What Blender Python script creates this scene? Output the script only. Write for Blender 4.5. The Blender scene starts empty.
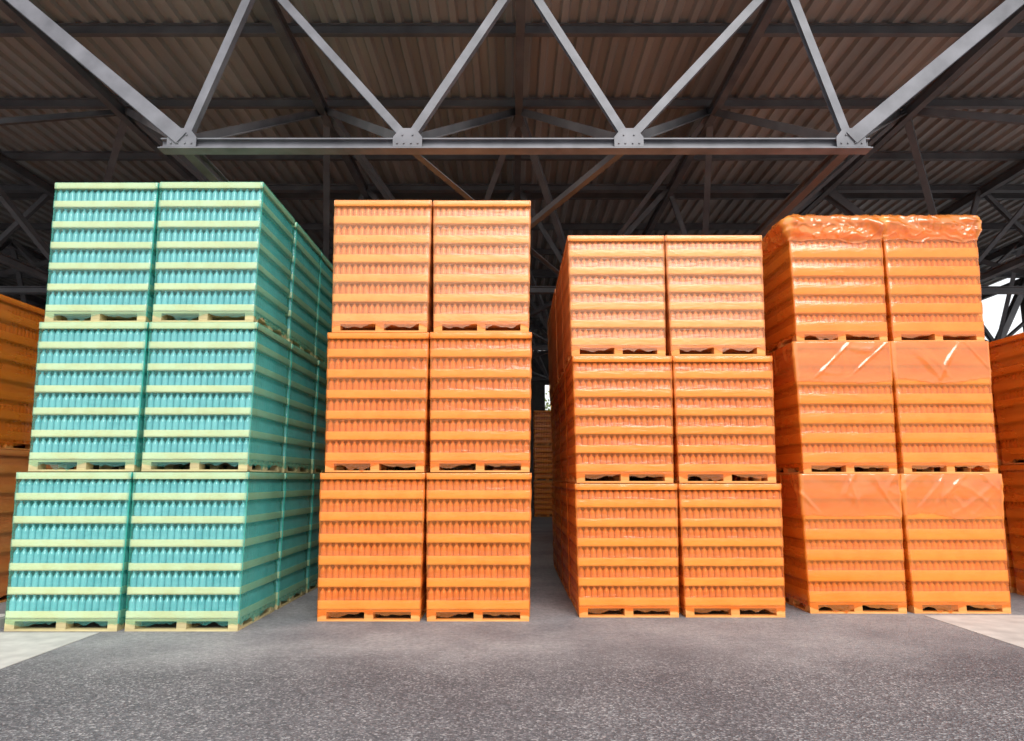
import bpy, math, random
from mathutils import Vector, Matrix, noise
random.seed(7)
scene = bpy.context.scene
scene.view_settings.view_transform = 'Standard'
scene.view_settings.look = 'None'

# ------------------------------------------------------------------ mesh builder
class MB:
    def __init__(s): s.v=[]; s.f=[]; s.m=[]; s.sm=[]
    def face(s, idx, m=0, smooth=False):
        s.f.append(idx); s.m.append(m); s.sm.append(smooth)
    def box(s, a, b, m=0):
        n=len(s.v); x0,y0,z0=a; x1,y1,z1=b
        s.v += [(x0,y0,z0),(x1,y0,z0),(x1,y1,z0),(x0,y1,z0),(x0,y0,z1),(x1,y0,z1),(x1,y1,z1),(x0,y1,z1)]
        for q in ((0,3,2,1),(4,5,6,7),(0,1,5,4),(1,2,6,5),(2,3,7,6),(3,0,4,7)):
            s.face(tuple(n+i for i in q), m)
    def extrude(s, prof, p1, p2, m=0, up=(0,0,1)):
        p1=Vector(p1); p2=Vector(p2); d=(p2-p1).normalized(); up=Vector(up)
        if abs(d.dot(up))>.98: up=Vector((0,1,0))
        r=d.cross(up).normalized(); u=r.cross(d).normalized()
        n=len(s.v); k=len(prof)
        for p in (p1,p2):
            for (a,b) in prof: s.v.append(tuple(p+r*a+u*b))
        for i in range(k):
            j=(i+1)%k; s.face((n+i,n+j,n+k+j,n+k+i),m)
        s.face(tuple(n+i for i in reversed(range(k))),m); s.face(tuple(n+k+i for i in range(k)),m)
    def lathe(s, cx, cy, prof, seg=10, m=0):
        n=len(s.v); k=len(prof)
        for (r,z) in prof:
            for i in range(seg):
                a=2*math.pi*i/seg; s.v.append((cx+r*math.cos(a),cy+r*math.sin(a),z))
        for j in range(k-1):
            for i in range(seg):
                i2=(i+1)%seg
                s.face((n+j*seg+i,n+j*seg+i2,n+(j+1)*seg+i2,n+(j+1)*seg+i),m,True)
        s.face(tuple(n+(k-1)*seg+i for i in range(seg)),m)
    def taper(s, H, lo=.962, hi=1.008):
        # wrapped loads flare slightly from the pallet up to the top layer
        s.v=[(x*(lo+(hi-lo)*z/H), y*(lo+(hi-lo)*z/H), z) for (x,y,z) in s.v]; return s
    def mesh(s, name, mats):
        me=bpy.data.meshes.new(name); me.from_pydata(s.v,[],s.f)
        for mt in mats: me.materials.append(mt)
        me.polygons.foreach_set('material_index', s.m)
        me.polygons.foreach_set('use_smooth', s.sm)
        me.update(); return me

def obj(name, me, loc=(0,0,0), parent=None, rot=0, sx=1.0):
    o=bpy.data.objects.new(name, me); scene.collection.objects.link(o)
    o.location=loc; o.rotation_euler=(0,0,rot); o.scale=(sx,1,1)
    if parent: o.parent=parent
    return o
def empty(name, loc=(0,0,0)):
    return obj(name, None, loc)

# ------------------------------------------------------------------ materials
def newmat(name):
    m=bpy.data.materials.new(name); m.use_nodes=True
    nt=m.node_tree; nt.nodes.clear()
    out=nt.nodes.new('ShaderNodeOutputMaterial')
    return m, nt, out
def N(nt, t, **kw):
    n=nt.nodes.new(t)
    for k,v in kw.items():
        if k in n.inputs: n.inputs[k].default_value=v
        else: setattr(n,k,v)
    return n
def math_(nt,op,a,b=None,clamp=False):
    n=nt.nodes.new('ShaderNodeMath'); n.operation=op; n.use_clamp=clamp
    for i,x in enumerate((a,b)):
        if x is None: continue
        if isinstance(x,(int,float)): n.inputs[i].default_value=x
        else: nt.links.new(x,n.inputs[i])
    return n.outputs[0]
def ramp(nt, fac, stops):
    r=nt.nodes.new('ShaderNodeValToRGB'); el=r.color_ramp.elements
    while len(el)<len(stops): el.new(.5)
    for e,(p,c) in zip(el,stops):
        e.position=p; e.color=(*c,1) if len(c)==3 else c
    nt.links.new(fac,r.inputs[0]); return r.outputs[0]
def mapped(nt, scale=(1,1,1), coord='Object'):
    tc=nt.nodes.new('ShaderNodeTexCoord'); mp=nt.nodes.new('ShaderNodeMapping')
    mp.inputs['Scale'].default_value=scale
    nt.links.new(tc.outputs[coord],mp.inputs[0]); return mp.outputs[0]

def simple(name, c1, c2, rough=.6, scale=(6,6,6), bump=.0, metallic=0, spec=.5, detail=4):
    m,nt,out=newmat(name)
    v=mapped(nt,scale); nz=N(nt,'ShaderNodeTexNoise',Scale=1.0,Detail=detail); nt.links.new(v,nz.inputs['Vector'])
    col=ramp(nt,nz.outputs[0],[(.3,c1),(.7,c2)])
    p=N(nt,'ShaderNodeBsdfPrincipled',Roughness=rough,Metallic=metallic); p.inputs['Specular IOR Level'].default_value=spec
    nt.links.new(col,p.inputs['Base Color'])
    if bump:
        b=N(nt,'ShaderNodeBump',Strength=bump,Distance=.01); nt.links.new(nz.outputs[0],b.inputs['Height']); nt.links.new(b.outputs[0],p.inputs['Normal'])
    nt.links.new(p.outputs[0],out.inputs[0]); return m

def film(name, base, base2, tint, opac, var, side=.0, rough=.20, wr=.4, bscale=(5,5,26), gloss=.04):
    """stretch-film: part transparent, part coloured plastic, glossy; thicker where it bunches at the corners"""
    m,nt,out=newmat(name)
    v=mapped(nt,bscale); nz=N(nt,'ShaderNodeTexNoise',Scale=1.0,Detail=4,Distortion=.6); nt.links.new(v,nz.inputs['Vector'])
    v2=mapped(nt,(1.2,1.2,3.0)); n2=N(nt,'ShaderNodeTexNoise',Scale=1.0,Detail=3,Distortion=.4); nt.links.new(v2,n2.inputs['Vector'])
    tc=N(nt,'ShaderNodeTexCoord'); sx=N(nt,'ShaderNodeSeparateXYZ'); nt.links.new(tc.outputs['Object'],sx.inputs[0])
    ax=math_(nt,'ABSOLUTE',sx.outputs[0]); ay=math_(nt,'ABSOLUTE',sx.outputs[1])
    mn=math_(nt,'MINIMUM',ax,ay)               # large only at vertical corners
    cor=math_(nt,'MULTIPLY',math_(nt,'SUBTRACT',mn,.57),9.0,True)
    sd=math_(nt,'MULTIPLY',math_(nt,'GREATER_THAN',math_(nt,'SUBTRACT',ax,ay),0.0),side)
    f=math_(nt,'MULTIPLY',math_(nt,'SUBTRACT',nz.outputs[0],.5),var*.5)
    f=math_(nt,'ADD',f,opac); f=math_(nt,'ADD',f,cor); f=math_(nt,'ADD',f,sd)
    f=math_(nt,'ADD',f,math_(nt,'MULTIPLY',math_(nt,'SUBTRACT',n2.outputs[0],.5),var))
    f=math_(nt,'MINIMUM',f,.96); f=math_(nt,'MAXIMUM',f,.04)
    col=ramp(nt,n2.outputs[0],[(.3,base),(.7,base2)])
    p=N(nt,'ShaderNodeBsdfPrincipled',Roughness=rough+.10); nt.links.new(col,p.inputs['Base Color'])
    b=N(nt,'ShaderNodeBump',Strength=wr,Distance=.012); nt.links.new(nz.outputs[0],b.inputs['Height']); nt.links.new(b.outputs[0],p.inputs['Normal'])
    t=N(nt,'ShaderNodeBsdfTransparent'); t.inputs[0].default_value=(*tint,1)
    mx=N(nt,'ShaderNodeMixShader'); nt.links.new(f,mx.inputs[0]); nt.links.new(t.outputs[0],mx.inputs[1]); nt.links.new(p.outputs[0],mx.inputs[2])
    gl=N(nt,'ShaderNodeBsdfGlossy',Roughness=rough); nt.links.new(b.outputs[0],gl.inputs['Normal'])
    m2=N(nt,'ShaderNodeMixShader'); m2.inputs[0].default_value=gloss
    nt.links.new(mx.outputs[0],m2.inputs[1]); nt.links.new(gl.outputs[0],m2.inputs[2])
    nt.links.new(m2.outputs[0],out.inputs[0]); return m

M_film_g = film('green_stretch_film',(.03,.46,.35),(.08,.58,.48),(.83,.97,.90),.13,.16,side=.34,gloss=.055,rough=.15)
M_film_o = film('orange_stretch_film',(1,.24,.025),(1,.33,.06),(1,.68,.34),.22,.20,side=.2,gloss=.045,rough=.16,wr=.5)
M_film_o2= film('thick_orange_film',(1,.23,.012),(1,.33,.04),(1,.66,.28),.30,.22,side=.1,gloss=.06,rough=.14,wr=.4)
M_film_o3= film('pale_hazed_orange_film',(1,.32,.08),(1,.43,.16),(1,.76,.47),.24,.18,side=.2,gloss=.055,rough=.28)  # pale film; on top tiers it carries sky haze put into the colour
M_hood   = film('crumpled_orange_hood_film',(1,.28,.03),(1,.38,.08),(1,.68,.36),.42,.26,rough=.13,wr=.25,bscale=(4,4,5),gloss=.08)
M_tray_g = simple('yellow_card_tray',(.95,.70,.40),(1,.82,.55),.7)
M_tray_o = simple('cream_card_tray',(.97,.66,.36),(1,.80,.52),.7)
M_bot_g  = simple('bottle_glass_blue',(.15,.42,.52),(.26,.56,.66),.14,spec=1)
M_bot_o  = simple('bottle_glass_amber',(.60,.26,.16),(.80,.40,.26),.14,spec=1)
M_core_g = simple('bottle_mass_shade_teal',(.02,.14,.16),(.04,.21,.23),.5)  # stand-in for inner bottles, shade of the neck gaps put into its colour
M_core_o = simple('bottle_mass_shade_brown',(.18,.045,.02),(.27,.08,.04),.5)  # orange version of the core, gap shade likewise in its colour
M_wood_o = simple('pallet_wood',(.66,.25,.05),(.88,.42,.13),.8,scale=(3,30,30),bump=.3)
M_wood_g = simple('pallet_wood_pale',(.42,.34,.18),(.66,.56,.28),.8,scale=(3,30,30),bump=.3)
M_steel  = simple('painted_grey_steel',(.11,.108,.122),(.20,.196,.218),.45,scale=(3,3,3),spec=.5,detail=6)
M_steel_d= simple('deep_shade_steel',(.08,.077,.082),(.14,.135,.14),.6,scale=(2,2,2),detail=6)  # same grey steel, with the deep shed's shade put into its colour
M_conc   = simple('concrete',(.42,.405,.38),(.60,.58,.54),.85,scale=(4,4,4),bump=.3,detail=8)
M_wall   = simple('dark_sheet_wall',(.05,.05,.05),(.09,.085,.08),.8)
M_bark   = simple('bark',(.10,.07,.05),(.18,.13,.09),.9)
M_leaf   = simple('foliage',(.10,.16,.04),(.25,.28,.08),.7)

# roof sheet
def roofmat():
    m,nt,out=newmat('corrugated_sheet_brown_grey')
    v=mapped(nt,(.9,.12,1)); nz=N(nt,'ShaderNodeTexNoise',Scale=1.0,Detail=6); nt.links.new(v,nz.inputs['Vector'])
    col=ramp(nt,nz.outputs[0],[(.3,(.20,.19,.18)),(.55,(.32,.305,.29)),(.75,(.45,.425,.40))])
    p=N(nt,'ShaderNodeBsdfPrincipled',Roughness=.5); nt.links.new(col,p.inputs['Base Color']); nt.links.new(p.outputs[0],out.inputs[0]); return m
M_roof=roofmat()

def asphalt():
    m,nt,out=newmat('asphalt')
    tc=N(nt,'ShaderNodeTexCoord')
    vo=N(nt,'ShaderNodeTexVoronoi',Scale=70.0); nt.links.new(tc.outputs['Object'],vo.inputs['Vector'])
    n1=N(nt,'ShaderNodeTexNoise',Scale=.55,Detail=8,Roughness=.65); nt.links.new(tc.outputs['Object'],n1.inputs['Vector'])
    n3=N(nt,'ShaderNodeTexNoise',Scale=18.0,Detail=6,Roughness=.75); nt.links.new(tc.outputs['Object'],n3.inputs['Vector'])
    sep=N(nt,'ShaderNodeSeparateColor'); nt.links.new(vo.outputs['Color'],sep.inputs[0])
    stone=ramp(nt,sep.outputs[0],[(0,(.08,.077,.085)),(.5,(.15,.145,.155)),(.82,(.26,.25,.26)),(1,(.54,.52,.51))])
    fine=ramp(nt,n1.outputs[0],[(.3,(.32,.315,.32)),(.7,(.45,.44,.44))])
    sx=N(nt,'ShaderNodeSeparateXYZ'); nt.links.new(tc.outputs['Object'],sx.inputs[0])
    y=math_(nt,'ADD',sx.outputs[1],math_(nt,'MULTIPLY',n1.outputs[0],1.2))
    k=math_(nt,'MULTIPLY',math_(nt,'SUBTRACT',y,6.6),.9,True)   # smoother paving under the roof
    k=math_(nt,'ADD',math_(nt,'MULTIPLY',k,.75),.10)
    mx=N(nt,'ShaderNodeMix',data_type='RGBA'); nt.links.new(k,mx.inputs[0]); nt.links.new(stone,mx.inputs[6]); nt.links.new(fine,mx.inputs[7])
    mul=N(nt,'ShaderNodeMix',data_type='RGBA',blend_type='MULTIPLY'); mul.inputs[0].default_value=.9
    nt.links.new(mx.outputs[2],mul.inputs[6])
    pat=ramp(nt,n1.outputs[0],[(.35,(.62,.62,.65)),(.6,(1,1,1))]); nt.links.new(pat,mul.inputs[7])
    mu2=N(nt,'ShaderNodeMix',data_type='RGBA',blend_type='MULTIPLY'); mu2.inputs[0].default_value=1
    gr=ramp(nt,n3.outputs[0],[(.36,(.62,.62,.64)),(.62,(1.0,1.0,1.0))]); nt.links.new(mul.outputs[2],mu2.inputs[6]); nt.links.new(gr,mu2.inputs[7])
    p=N(nt,'ShaderNodeBsdfPrincipled',Roughness=.75); nt.links.new(mu2.outputs[2],p.inputs['Base Color'])
    b=N(nt,'ShaderNodeBump',Strength=.8,Distance=.012); nt.links.new(vo.outputs['Distance'],b.inputs['Height']); nt.links.new(b.outputs[0],p.inputs['Normal'])
    nt.links.new(p.outputs[0],out.inputs[0]); return m
M_asph=asphalt()

# ------------------------------------------------------------------ pallet parts
W=1.215; D=1.215; PH=.125
def pallet_mesh(name, mat):
    b=MB(); w=W/2-.028; d=D/2-.028
    for i in range(7):                                 # deck boards
        y=-d+ i*(2*d-.11)/6; b.box((-w,y,.102),(w,y+.11,PH))
    for x in (-w,-.05,w-.10):                           # stringers, blocks, bottom boards
        b.box((x,-d,.082),(x+.10,d,.101))
        b.box((x,-d,.0),(x+.10,d,.02))
        for y in (-d,-.07,d-.14): b.box((x-.0,y,.021),(x+.10,y+.14,.081))
    b.box((-w,-d,.0),(w,-d+.09,.0195)); b.box((-w,d-.09,.0),(w,d,.0195))
    return b.mesh(name,[mat])

def load_mesh(name, H, layers, band, tray, bot, core, nb=16):
    b=MB(); z0=PH+.003; top=H-.012; pitch=(top-z0-.05)/layers; w=W/2-.006; d=D/2-.006
    ins=.088
    b.box((-w+ins,-d+ins,z0+.01),(w-ins,d-ins,top-.06),2)  # core box for inner bottles, coloured dark as shade between the necks
    for i in range(layers):
        z=z0+i*pitch
        b.box((-w,-d,z),(w,d,z+.012),0)
        for (a,c) in (((-w,-d),(w,-d+.008)),((-w,d-.008),(w,d)),((-w,-d),(-w+.008,d)),((w-.008,-d),(w,d))):
            b.box((a[0],a[1],z),(c[0],c[1],z+band),0)
        zb=z+.015; hh=pitch-.02; lip=band-.015
        vis=hh-lip
        prof=[(.0375,zb+lip*.3),(.0378,zb+lip+vis*.52),(.035,zb+lip+vis*.62),(.022,zb+lip+vis*.76),(.0145,zb+lip+vis*.84),(.0145,zb+lip+vis*.90),(.018,zb+lip+vis*.91),(.018,zb+hh-.001)]
        st=(2*w-.09)/(nb-1)
        for k in range(nb):
            q=-w+.045+k*st
            b.lathe(q,-d+.046,prof,9,1); b.lathe(q,d-.046,prof,9,1)
            if 0<k<nb-1:
                b.lathe(-w+.046,q,prof,9,1); b.lathe(w-.046,q,prof,9,1)
    b.box((-w-.002,-d-.002,top-.07),(w+.002,d+.002,top),0)   # top cap tray
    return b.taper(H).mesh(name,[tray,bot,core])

def perim(w,d,r,n):
    """rounded-rectangle perimeter: list of (x,y,nx,ny)"""
    pts=[]; segs=[((-w+r,-d),(w-r,-d),(0,-1)),((w,-d+r),(w,d-r),(1,0)),((w-r,d),(-w+r,d),(0,1)),((-w,d-r),(-w,-d+r),(-1,0))]
    cs=[(w-r,-d+r,-90),(w-r,d-r,0),(-w+r,d-r,90),(-w+r,-d+r,180)]
    for (a,c,nn),(cx,cy,a0) in zip(segs,cs):
        for i in range(n+1):
            t=i/n; pts.append((a[0]+(c[0]-a[0])*t,a[1]+(c[1]-a[1])*t,nn[0],nn[1]))
        for i in range(1,4):
            an=math.radians(a0+90*i/4); pts.append((cx+r*math.cos(an),cy+r*math.sin(an),math.cos(an),math.sin(an)))
    return pts

def film_mesh(name, H, layers, band, mat, seed=0, amp=.0025, relief=.0035):
    b=MB(); z0=PH+.003; top=H-.012; pitch=(top-z0-.05)/layers
    P=perim(W/2-.004,D/2-.004,.02,30); rows=[]
    zs=[(PH-.055,1),(PH-.01,1)]
    for i in range(layers):
        z=z0+i*pitch
        zs+=[(z,1),(z+band*.5,1.25),(z+band,1),(z+band+.018,.1),(z+band+(pitch-band)*.5,0),(z+pitch-.02,.1)]
    zs+=[(top-.075,1),(top-.04,1.2),(top-.008,1),(top+.004,.3)]
    for zi,(z,tr) in enumerate(zs):
        row=[]
        for (x,y,nx,ny) in P:
            nz=noise.noise(Vector((x*3+seed,y*3,z*9)))*.5+.5
            off=.002+relief*tr+amp*nz
            zz=z
            if zi==0:                                   # ragged lower hem with torn tabs
                zz=z+noise.noise(Vector((x*7,y*7,seed)))*.06+min(0,noise.noise(Vector((x*19,y*19,seed+4)))+.15)*.07
            row.append(len(b.v)); b.v.append((x+nx*off,y+ny*off,zz))
        rows.append(row)
    k=len(P)
    for j in range(len(rows)-1):
        for i in range(k):
            b.face((rows[j][i],rows[j][(i+1)%k],rows[j+1][(i+1)%k],rows[j+1][i]),0,True)
    b.face(tuple(rows[-1]),0)
    return b.taper(H).mesh(name,[mat])

def rn(v):   # ridged noise: sharp creases
    return 1-abs(noise.noise(v))*2
def hood_mesh(name, H, drop, mat, seed, puff=0.0, fold=.02, hemvar=.15):
    """loose film hood: crumpled crown + draped skirt with folds and ragged hem"""
    b=MB(); top=H-.004; P=perim(W/2+.006,D/2+.006,.04,90); k=len(P); rows=[]
    M=30
    for j in range(M+1):
        t=j/M; row=[]
        for (x,y,nx,ny) in P:
            hem=drop*(1+hemvar*noise.noise(Vector((x*2.2+seed,y*2.2,1)))+.03*noise.noise(Vector((x*14,y*14+seed,1))))
            z=top-hem*t
            # V-shaped drape creases, plus fine crumple on the puffy ones
            c1=max(0,rn(Vector((x*1.9+z*1.5+seed,y*1.9,z*.8)))-.70)/.30
            c2=max(0,rn(Vector((x*2.0-z*2.1+seed*2,y*2.0,z*.7)))-.72)/.28
            c3=max(0,rn(Vector((x*7+seed,y*7,z*10)))-.55)/.45
            f2=noise.noise(Vector((x*4+z*5,y*4+seed,z*7)))
            sg=noise.noise(Vector((x*1.6+seed,y*1.6,z*3)))
            off=.008+fold*(.5*c1*c1+.5*c2*c2)*(.3+.7*math.sin(math.pi*min(1,t+.05)))+.008*sg
            if puff: off+=puff*math.sin(math.pi*min(1,t*1.05+.05))*(.95+1.2*f2)+fold*.5*c3
            if j>=M-1: off=max(.006,off*.6)
            off=max(.008,off)
            row.append(len(b.v)); b.v.append((x+nx*off,y+ny*off,z+ (puff*.3*f2 if puff else 0)))
        rows.append(row)
    prev=rows[0]
    for j in range(M):
        for i in range(k):
            b.face((rows[j+1][i],rows[j+1][(i+1)%k],rows[j][(i+1)%k],rows[j][i]),0,True)
    for sc in (.985,.96,.9,.8,.6,.4,.2):
        row=[]
        for (x,y,nx,ny) in P:
            X=x*sc; Y=y*sc
            z=top+.003
            if puff: z+=puff*.65*(.45+.9*noise.noise(Vector((X*5+seed,Y*5,2)))+.4*rn(Vector((X*9,Y*9,seed))))*(1 if sc<.98 else .6)
            row.append(len(b.v)); b.v.append((X,Y,max(z,top+.002)))
        for i in range(k): b.face((prev[i],prev[(i+1)%k],row[(i+1)%k],row[i]),0,True)
        prev=row
    b.face(tuple(prev),0)
    return b.taper(H).mesh(name,[mat])

pal_o=pallet_mesh('wooden_pallet_orange',M_wood_o); pal_g=pallet_mesh('wooden_pallet_green',M_wood_g)
def kit(tag,H,layers,band,tray,bot,core,fm,pal,nfilm=3,amp=.0025,relief=.0035):
    return dict(H=H,pal=pal,load=load_mesh(tag+'_load',H,layers,band,tray,bot,core),
        films=[film_mesh(tag+'_film%d'%i,H,layers,band,fm,seed=i*13.7,amp=amp,relief=relief) for i in range(nfilm)])
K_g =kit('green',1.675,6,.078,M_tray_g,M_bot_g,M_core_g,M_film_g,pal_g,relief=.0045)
K_o =kit('orange',1.672,6,.10,M_tray_o,M_bot_o,M_core_o,M_film_o,pal_o,relief=.005)
K_op=dict(K_o); K_op['films']=[film_mesh('hazed_film%d'%i,1.672,6,.10,M_film_o3,seed=i*11+3) for i in range(2)]  # top tier: sky-light washout coloured into the film
K_o3=kit('orange_short',1.548,6,.095,M_tray_o,M_bot_o,M_core_o,M_film_o,pal_o,relief=.005)
K_o3p=dict(K_o3); K_o3p['films']=[film_mesh('hazed_short_film%d'%i,1.548,6,.095,M_film_o3,seed=i*11+3) for i in range(2)]  # short stack's top tier, same sky washout held in its film colour
K_o4=kit('orange_thick',1.66,6,.13,M_tray_o,M_bot_o,M_core_o,M_film_o2,pal_o,amp=.004,relief=.006)
hoods=[hood_mesh('hood%d'%i,1.66,.50,M_hood,i*5.3+1,0,.030,.12) for i in range(4)]
hoods_top=[hood_mesh('hood_puffy%d'%i,1.66,.31,M_hood,i*7.1+2,.06,.03,.4) for i in range(2)]
K_l =kit('orange_tall',1.985,7,.11,M_tray_o,M_bot_o,M_core_o,M_film_o2,pal_o,nfilm=1)
K_lp=dict(K_l); K_lp['films']=[film_mesh('pale_tall_film',1.985,7,.11,M_film_o3,seed=5)]
K_r =kit('orange_mid',1.80,7,.10,M_tray_o,M_bot_o,M_core_o,M_film_o2,pal_o,nfilm=1)

def stack(name, cx, yfront, deep, kits, shifts=(0,0,0), wide=2, hood=False, pitch=1.24, sxs=(1,1,1), ysh=(0,0,0)):
    """one block of stacked shrink-wrapped pallets"""
    for dj in range(deep):
        for wi in range(wide):
            wo=(wi-(wide-1)/2)*pitch
            x=cx+wo; y=yfront+D/2+dj*1.27
            root=empty(name,(x,y,0)); z=0
            for ti,K in enumerate(kits):
                jx=shifts[ti]+random.uniform(-.006,.006)+wo*(sxs[ti]-1); jy=(random.uniform(-.015,.015) if (ti or dj) else 0)+ysh[ti]
                tag='tier_%d_'%(ti+1); s=sxs[ti]
                obj(tag+'wooden_pallet',K['pal'],(jx,jy,z),root,0,s)
                obj(tag+'bottle_layers',K['load'],(jx,jy,z),root,0,s)
                obj(tag+'film_wrap',random.choice(K['films']),(jx,jy,z),root,0,s)
                if hood:
                    hm=hoods_top[wi%2] if ti==len(kits)-1 else hoods[(wi+ti*2)%4]
                    obj(tag+'film_hood',hm,(jx,jy,z),root,0,s)
                z+=K['H']
OS='orange_wrapped_bottle_pallet_stack'
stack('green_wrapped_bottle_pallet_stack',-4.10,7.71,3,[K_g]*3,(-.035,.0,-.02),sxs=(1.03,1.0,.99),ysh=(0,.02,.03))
stack(OS,-1.0,8.24,3,[K_o,K_o,K_op],(0,.01,.015),sxs=(1,1,.99))
stack(OS,1.97,8.47,4,[K_o3,K_o3,K_o3p],(.01,0,-.04))
stack(OS,4.79,8.71,3,[K_o4]*3,(-.01,.01,.03),hood=True)
stack(OS,-7.86,7.45,4,[K_lp,K_l],(0,0))
stack(OS,8.28,9.0,4,[K_r]*2,(0,0))
# further rows, deep in the shed
stack(OS,2.55,18.5,2,[K_o3]*3)
stack(OS,-1.2,22.0,1,[K_o]*2)
stack(OS,-6.0,20.0,1,[K_o]*3)
stack(OS,7.0,21.0,1,[K_o]*2)
stack(OS,2.2,31.0,1,[K_o3]*3)

# ------------------------------------------------------------------ ground
g=MB(); g.v=[(-90,-30,0),(90,-30,0),(90,90,0),(-90,90,0)]; g.face((0,1,2,3))
obj('ground',g.mesh('ground',[M_asph]))
g=MB(); g.box((-6.5,-2,.001),(-4.32,7.66,.006)); obj('concrete_apron',g.mesh('concrete_apron',[M_conc]))
g=MB(); g.box((4.86,-2,.001),(14,8.60,.006)); obj('concrete_apron',g.mesh('concrete_apron',[M_conc]))
g=MB(); g.box((-6.5,7.68,.0),(-5.52,8.1,.10)); g.box((-6.49,7.69,.10),(-5.53,8.09,.115)); obj('concrete_kerb',g.mesh('kerb',[M_conc]))

# ------------------------------------------------------------------ roof
ZR=8.95; X0=-46; X1=18.4; Y0=8.3; Y1=40
b=MB(); p=.30; x=X0; prof=[]
while x<X1:
    prof+= [(x,0),(x+.10,0),(x+.135,.07),(x+.265,.07)]; x+=p
rows=[]
ys=[Y0,14,20,26,32,Y1]
for yy in ys:
    r=[]
    for (a,c) in prof: r.append(len(b.v)); b.v.append((a,yy,ZR+c))
    rows.append(r)
for j in range(len(rows)-1):
    for i in range(len(prof)-1): b.face((rows[j][i],rows[j+1][i],rows[j+1][i+1],rows[j][i+1]))
obj('ceiling',b.mesh('roof_deck',[M_roof]))

# steel frame
def Lp(w,t=.012): return [(-w/2,-w/2),(w/2,-w/2),(w/2,-w/2+t),(-w/2+t,-w/2+t),(-w/2+t,w/2),(-w/2,w/2)]
def BoxP(w,h): return [(-w/2,-h/2),(w/2,-h/2),(w/2,h/2),(-w/2,h/2)]
def Ip(w,h,t=.018): return [(-w/2,-h/2),(w/2,-h/2),(w/2,-h/2+t),(t/2,-h/2+t),(t/2,h/2-t),(w/2,h/2-t),(w/2,h/2),(-w/2,h/2),(-w/2,h/2-t),(-t/2,h/2-t),(-t/2,-h/2+t),(-w/2,-h/2+t)]
ZL=6.15; ZT=8.75
low=[-4.52,-1.43,1.60,4.64]; topx=[-7.55,-3.63,.13,3.89,7.70]
BAYS=(-30.5,-15.25,0,15.25)
def nodes(cx):
    if cx>10: return [cx+a for a in low[:2]]+[16.9],[cx+a for a in topx[:3]]+[18.3]
    return [cx+a for a in low],[cx+a for a in topx]
def truss(name, cx, y, mat, scale=1.0):
    b=MB(); L,T=nodes(cx)
    s=scale
    b.extrude(Ip(.15*s,.14*s),(L[0]-.30,y,ZL),(L[-1]+.27,y,ZL))
    b.box((L[0]-.32,y-.10,ZL-.09),(L[-1]+.29,y+.10,ZL-.073))
    b.extrude(Ip(.16*s,.16*s),(T[0],y,ZT),(T[-1],y,ZT))
    for i,l in enumerate(L):
        for t in (T[i],T[i+1]):
            end=(i==0 and t==T[0]) or (i==len(L)-1 and t==T[-1])
            if end: b.extrude(Ip(.20,.25,.025),(l,y,ZL+.05),(t,y,ZT),up=(0,1,0))
            else:
                b.extrude(Lp(.115,.014),(l,y-.0,ZL+.05),(t,y,ZT),up=(0,1,0))
                b.extrude(BoxP(.095,.014),(l,y+.05,ZL+.05),(t,y+.05,ZT),up=(0,1,0))
        # gusset plate + bolts
        g0=len(b.v); pts=[(-.20,-.075),(.20,-.075),(.20,.07),(.10,.20),(-.10,.20),(-.20,.07)]
        for yy in (y-.085,y-.10):
            for (a,c) in pts: b.v.append((l+a,yy,ZL+c))
        b.face(tuple(g0+i2 for i2 in range(6))); b.face(tuple(g0+6+i2 for i2 in reversed(range(6))))
        for i2 in range(6): b.face((g0+i2,g0+6+i2,g0+6+(i2+1)%6,g0+(i2+1)%6))
        for (a,c) in ((-.14,-.02),(-.05,-.02),(.05,-.02),(.14,-.02),(-.07,.1),(.07,.1)):
            b.extrude([(.012*math.cos(k*1.047),.012*math.sin(k*1.047)) for k in range(6)],(l+a,y-.10,ZL+c),(l+a,y-.118,ZL+c))
    obj(name,b.mesh(name,[mat]))
rowsY=[9.07,16.5,24.0,31.5]
for ri,y in enumerate(rowsY):
    for cx in BAYS:
        truss('roof_truss',cx,y,M_steel if (ri==0) else M_steel_d)  # rear rows use the steel with shade in its colour
b=MB()
for ri,y in enumerate(rowsY):
    for cx in BAYS:
        L,T=nodes(cx)
        for i,l in enumerate(L):
            for t in (T[i],T[i+1]):
                for dy in (3.73,-3.73):
                    if ri==0 and dy<0: continue
                    b.extrude(Lp(.13,.014),(l,y,ZL+.06),(t,y+dy,ZT))
        for l in (L[0],L[-1]):
            if ri<3: b.extrude(Ip(.14,.16),(l,y,ZL),(l,rowsY[ri+1],ZL))
        for i in (1,2):
            if ri<3 and len(L)>3: b.extrude(Lp(.10,.014),(L[i],y,ZL),(L[i]+(3.1 if i==1 else -3.1),rowsY[ri+1],ZL))
obj('roof_bracing',b.mesh('roof_bracing',[M_steel_d]))
b=MB()
yy=10.45
while yy<40:
    b.extrude(Ip(.10,.18),(X0,yy,ZR-.10),(X1,yy,ZR-.10)); yy+=2.25
done=set()
for cx in BAYS:
    for t in nodes(cx)[1]:
        if any(abs(t-q)<.25 for q in done): continue
        done.add(t)
        b.extrude(Ip(.14,.22),(t,9.0,ZR-.32),(t,Y1,ZR-.32))
obj('roof_purlins',b.mesh('roof_purlins',[M_steel_d]))
for cx in (-22.9,-7.6,7.7,18.2):
    for y in (24.0,39.0):
        b=MB(); b.extrude(Ip(.35,.35,.03),(0,0,0.02),(0,0,ZT-.1)); b.box((-.3,-.3,0),(.3,.3,.02)); b.box((-.22,-.22,.02),(.22,.22,.05))
        obj('steel_column',b.mesh('steel_column',[M_steel_d]),(cx,y,0))
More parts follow.
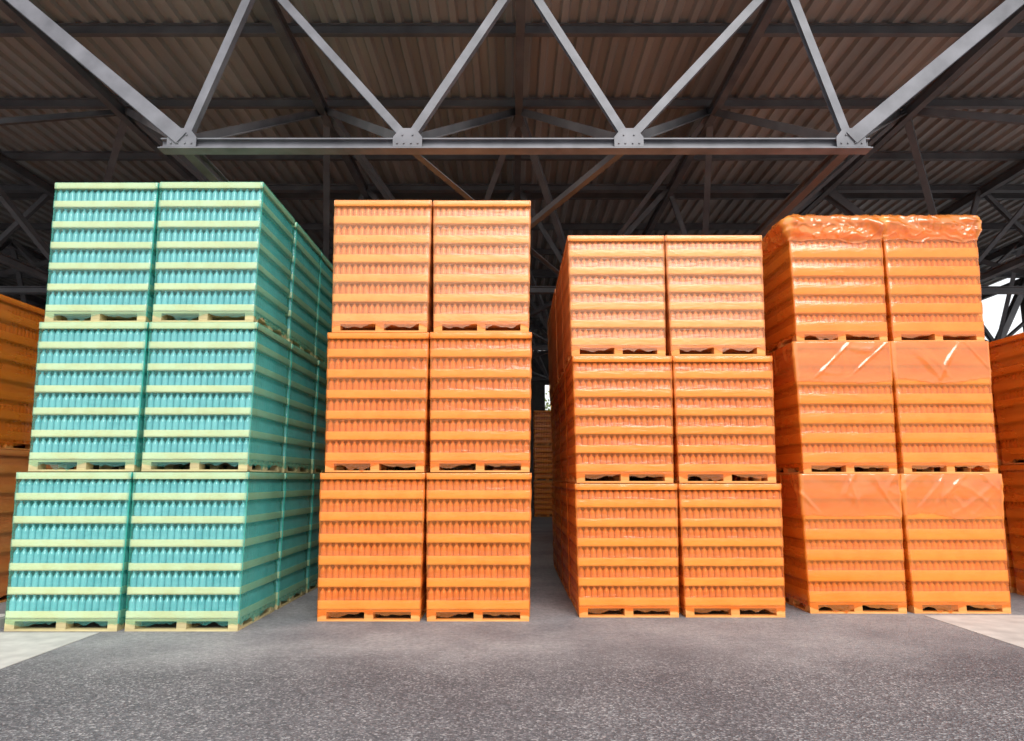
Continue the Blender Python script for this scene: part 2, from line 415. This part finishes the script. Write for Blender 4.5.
# back wall with a narrow opening + left wall
b=MB()
def sheet(x0,x1,z0,z1,y):
    x=x0
    while x<x1-.01:
        e=min(x+.25,x1); b.box((x,y,z0),(x+(e-x)*.5,y+.05,z1)); b.box((x+(e-x)*.5,y+.04,z0),(e,y+.09,z1)); x=e
sheet(X0,1.9,0,ZR,Y1); sheet(2.4,14,0,ZR,Y1); sheet(1.9,2.4,7.0,ZR,Y1); sheet(1.9,2.4,0,4.0,Y1)
obj('wall_back',b.mesh('wall_back',[M_wall]))
b=MB(); 
yv=8.5
while yv<Y1-.1:
    b.box((X0,yv,0),(X0+.05,yv+.12,ZR)); b.box((X0-.04,yv+.12,0),(X0,yv+.25,ZR)); yv+=.25
obj('wall_left',b.mesh('wall_left',[M_wall]))

# trees outside
def tree_mesh(seed):
    r=random.Random(seed); b=MB()
    b.lathe(0,0,[(.22,0),(.16,1.5),(.12,3.5),(.05,6)],8,0)
    cl=[]
    for i in range(9):
        a=r.uniform(0,6.28); z=r.uniform(2.2,4.2); L=r.uniform(1,2)
        e=(math.cos(a)*L,math.sin(a)*L,z+L*.8); b.extrude(BoxP(.08,.08),(0,0,z),e,0); cl.append((e,r.uniform(.8,1.3)))
    cl+=[((0,0,6),1.4),((.3,0,5),1.5)]
    for (c,R) in cl:
        for k in range(260):
            d=Vector((r.gauss(0,1),r.gauss(0,1),r.gauss(0,.8))).normalized()*R*r.random()**.4
            q=Vector(c)+d; u=Vector((r.gauss(0,1),r.gauss(0,1),r.gauss(0,1))).normalized()*.13; w=u.cross(Vector((r.gauss(0,1),r.gauss(0,1),r.gauss(0,1)))).normalized()*.08
            n=len(b.v); b.v+=[tuple(q-u),tuple(q-w),tuple(q+u),tuple(q+w)]; b.face((n,n+1,n+2,n+3),1)
    return b.mesh('tree',[M_bark,M_leaf])
tm=[tree_mesh(1),tree_mesh(2)]
for i,(x,y) in enumerate([(2.4,46),(5.5,52),(9,55),(24,44),(29,38),(34,33),(31,27),(38,40),(-2,54)]):
    obj('deciduous_tree',tm[i%2],(x,y,0),rot=i*1.3)

# ------------------------------------------------------------------ light
w=bpy.data.worlds.new('overcast_sky'); scene.world=w; w.use_nodes=True
bg=w.node_tree.nodes['Background']; bg.inputs[0].default_value=(.94,.97,1,1); bg.inputs[1].default_value=1.25
sun=bpy.data.lights.new('sun','SUN'); sun.energy=2.9; sun.angle=math.radians(32); sun.color=(1,.98,.94)
so=bpy.data.objects.new('sun',sun); scene.collection.objects.link(so)
d=Vector((-.22,1,-.75)); so.rotation_euler=d.to_track_quat('-Z','Y').to_euler(); so.location=(5,-20,20)

# ------------------------------------------------------------------ camera
cam=bpy.data.cameras.new('camera'); cam.lens=36*700/1024; cam.sensor_width=36; cam.clip_end=300
co=bpy.data.objects.new('camera',cam); scene.collection.objects.link(co)
co.location=(0,0,1.58); co.rotation_euler=(math.radians(90+8.9),0,0)
scene.camera=co
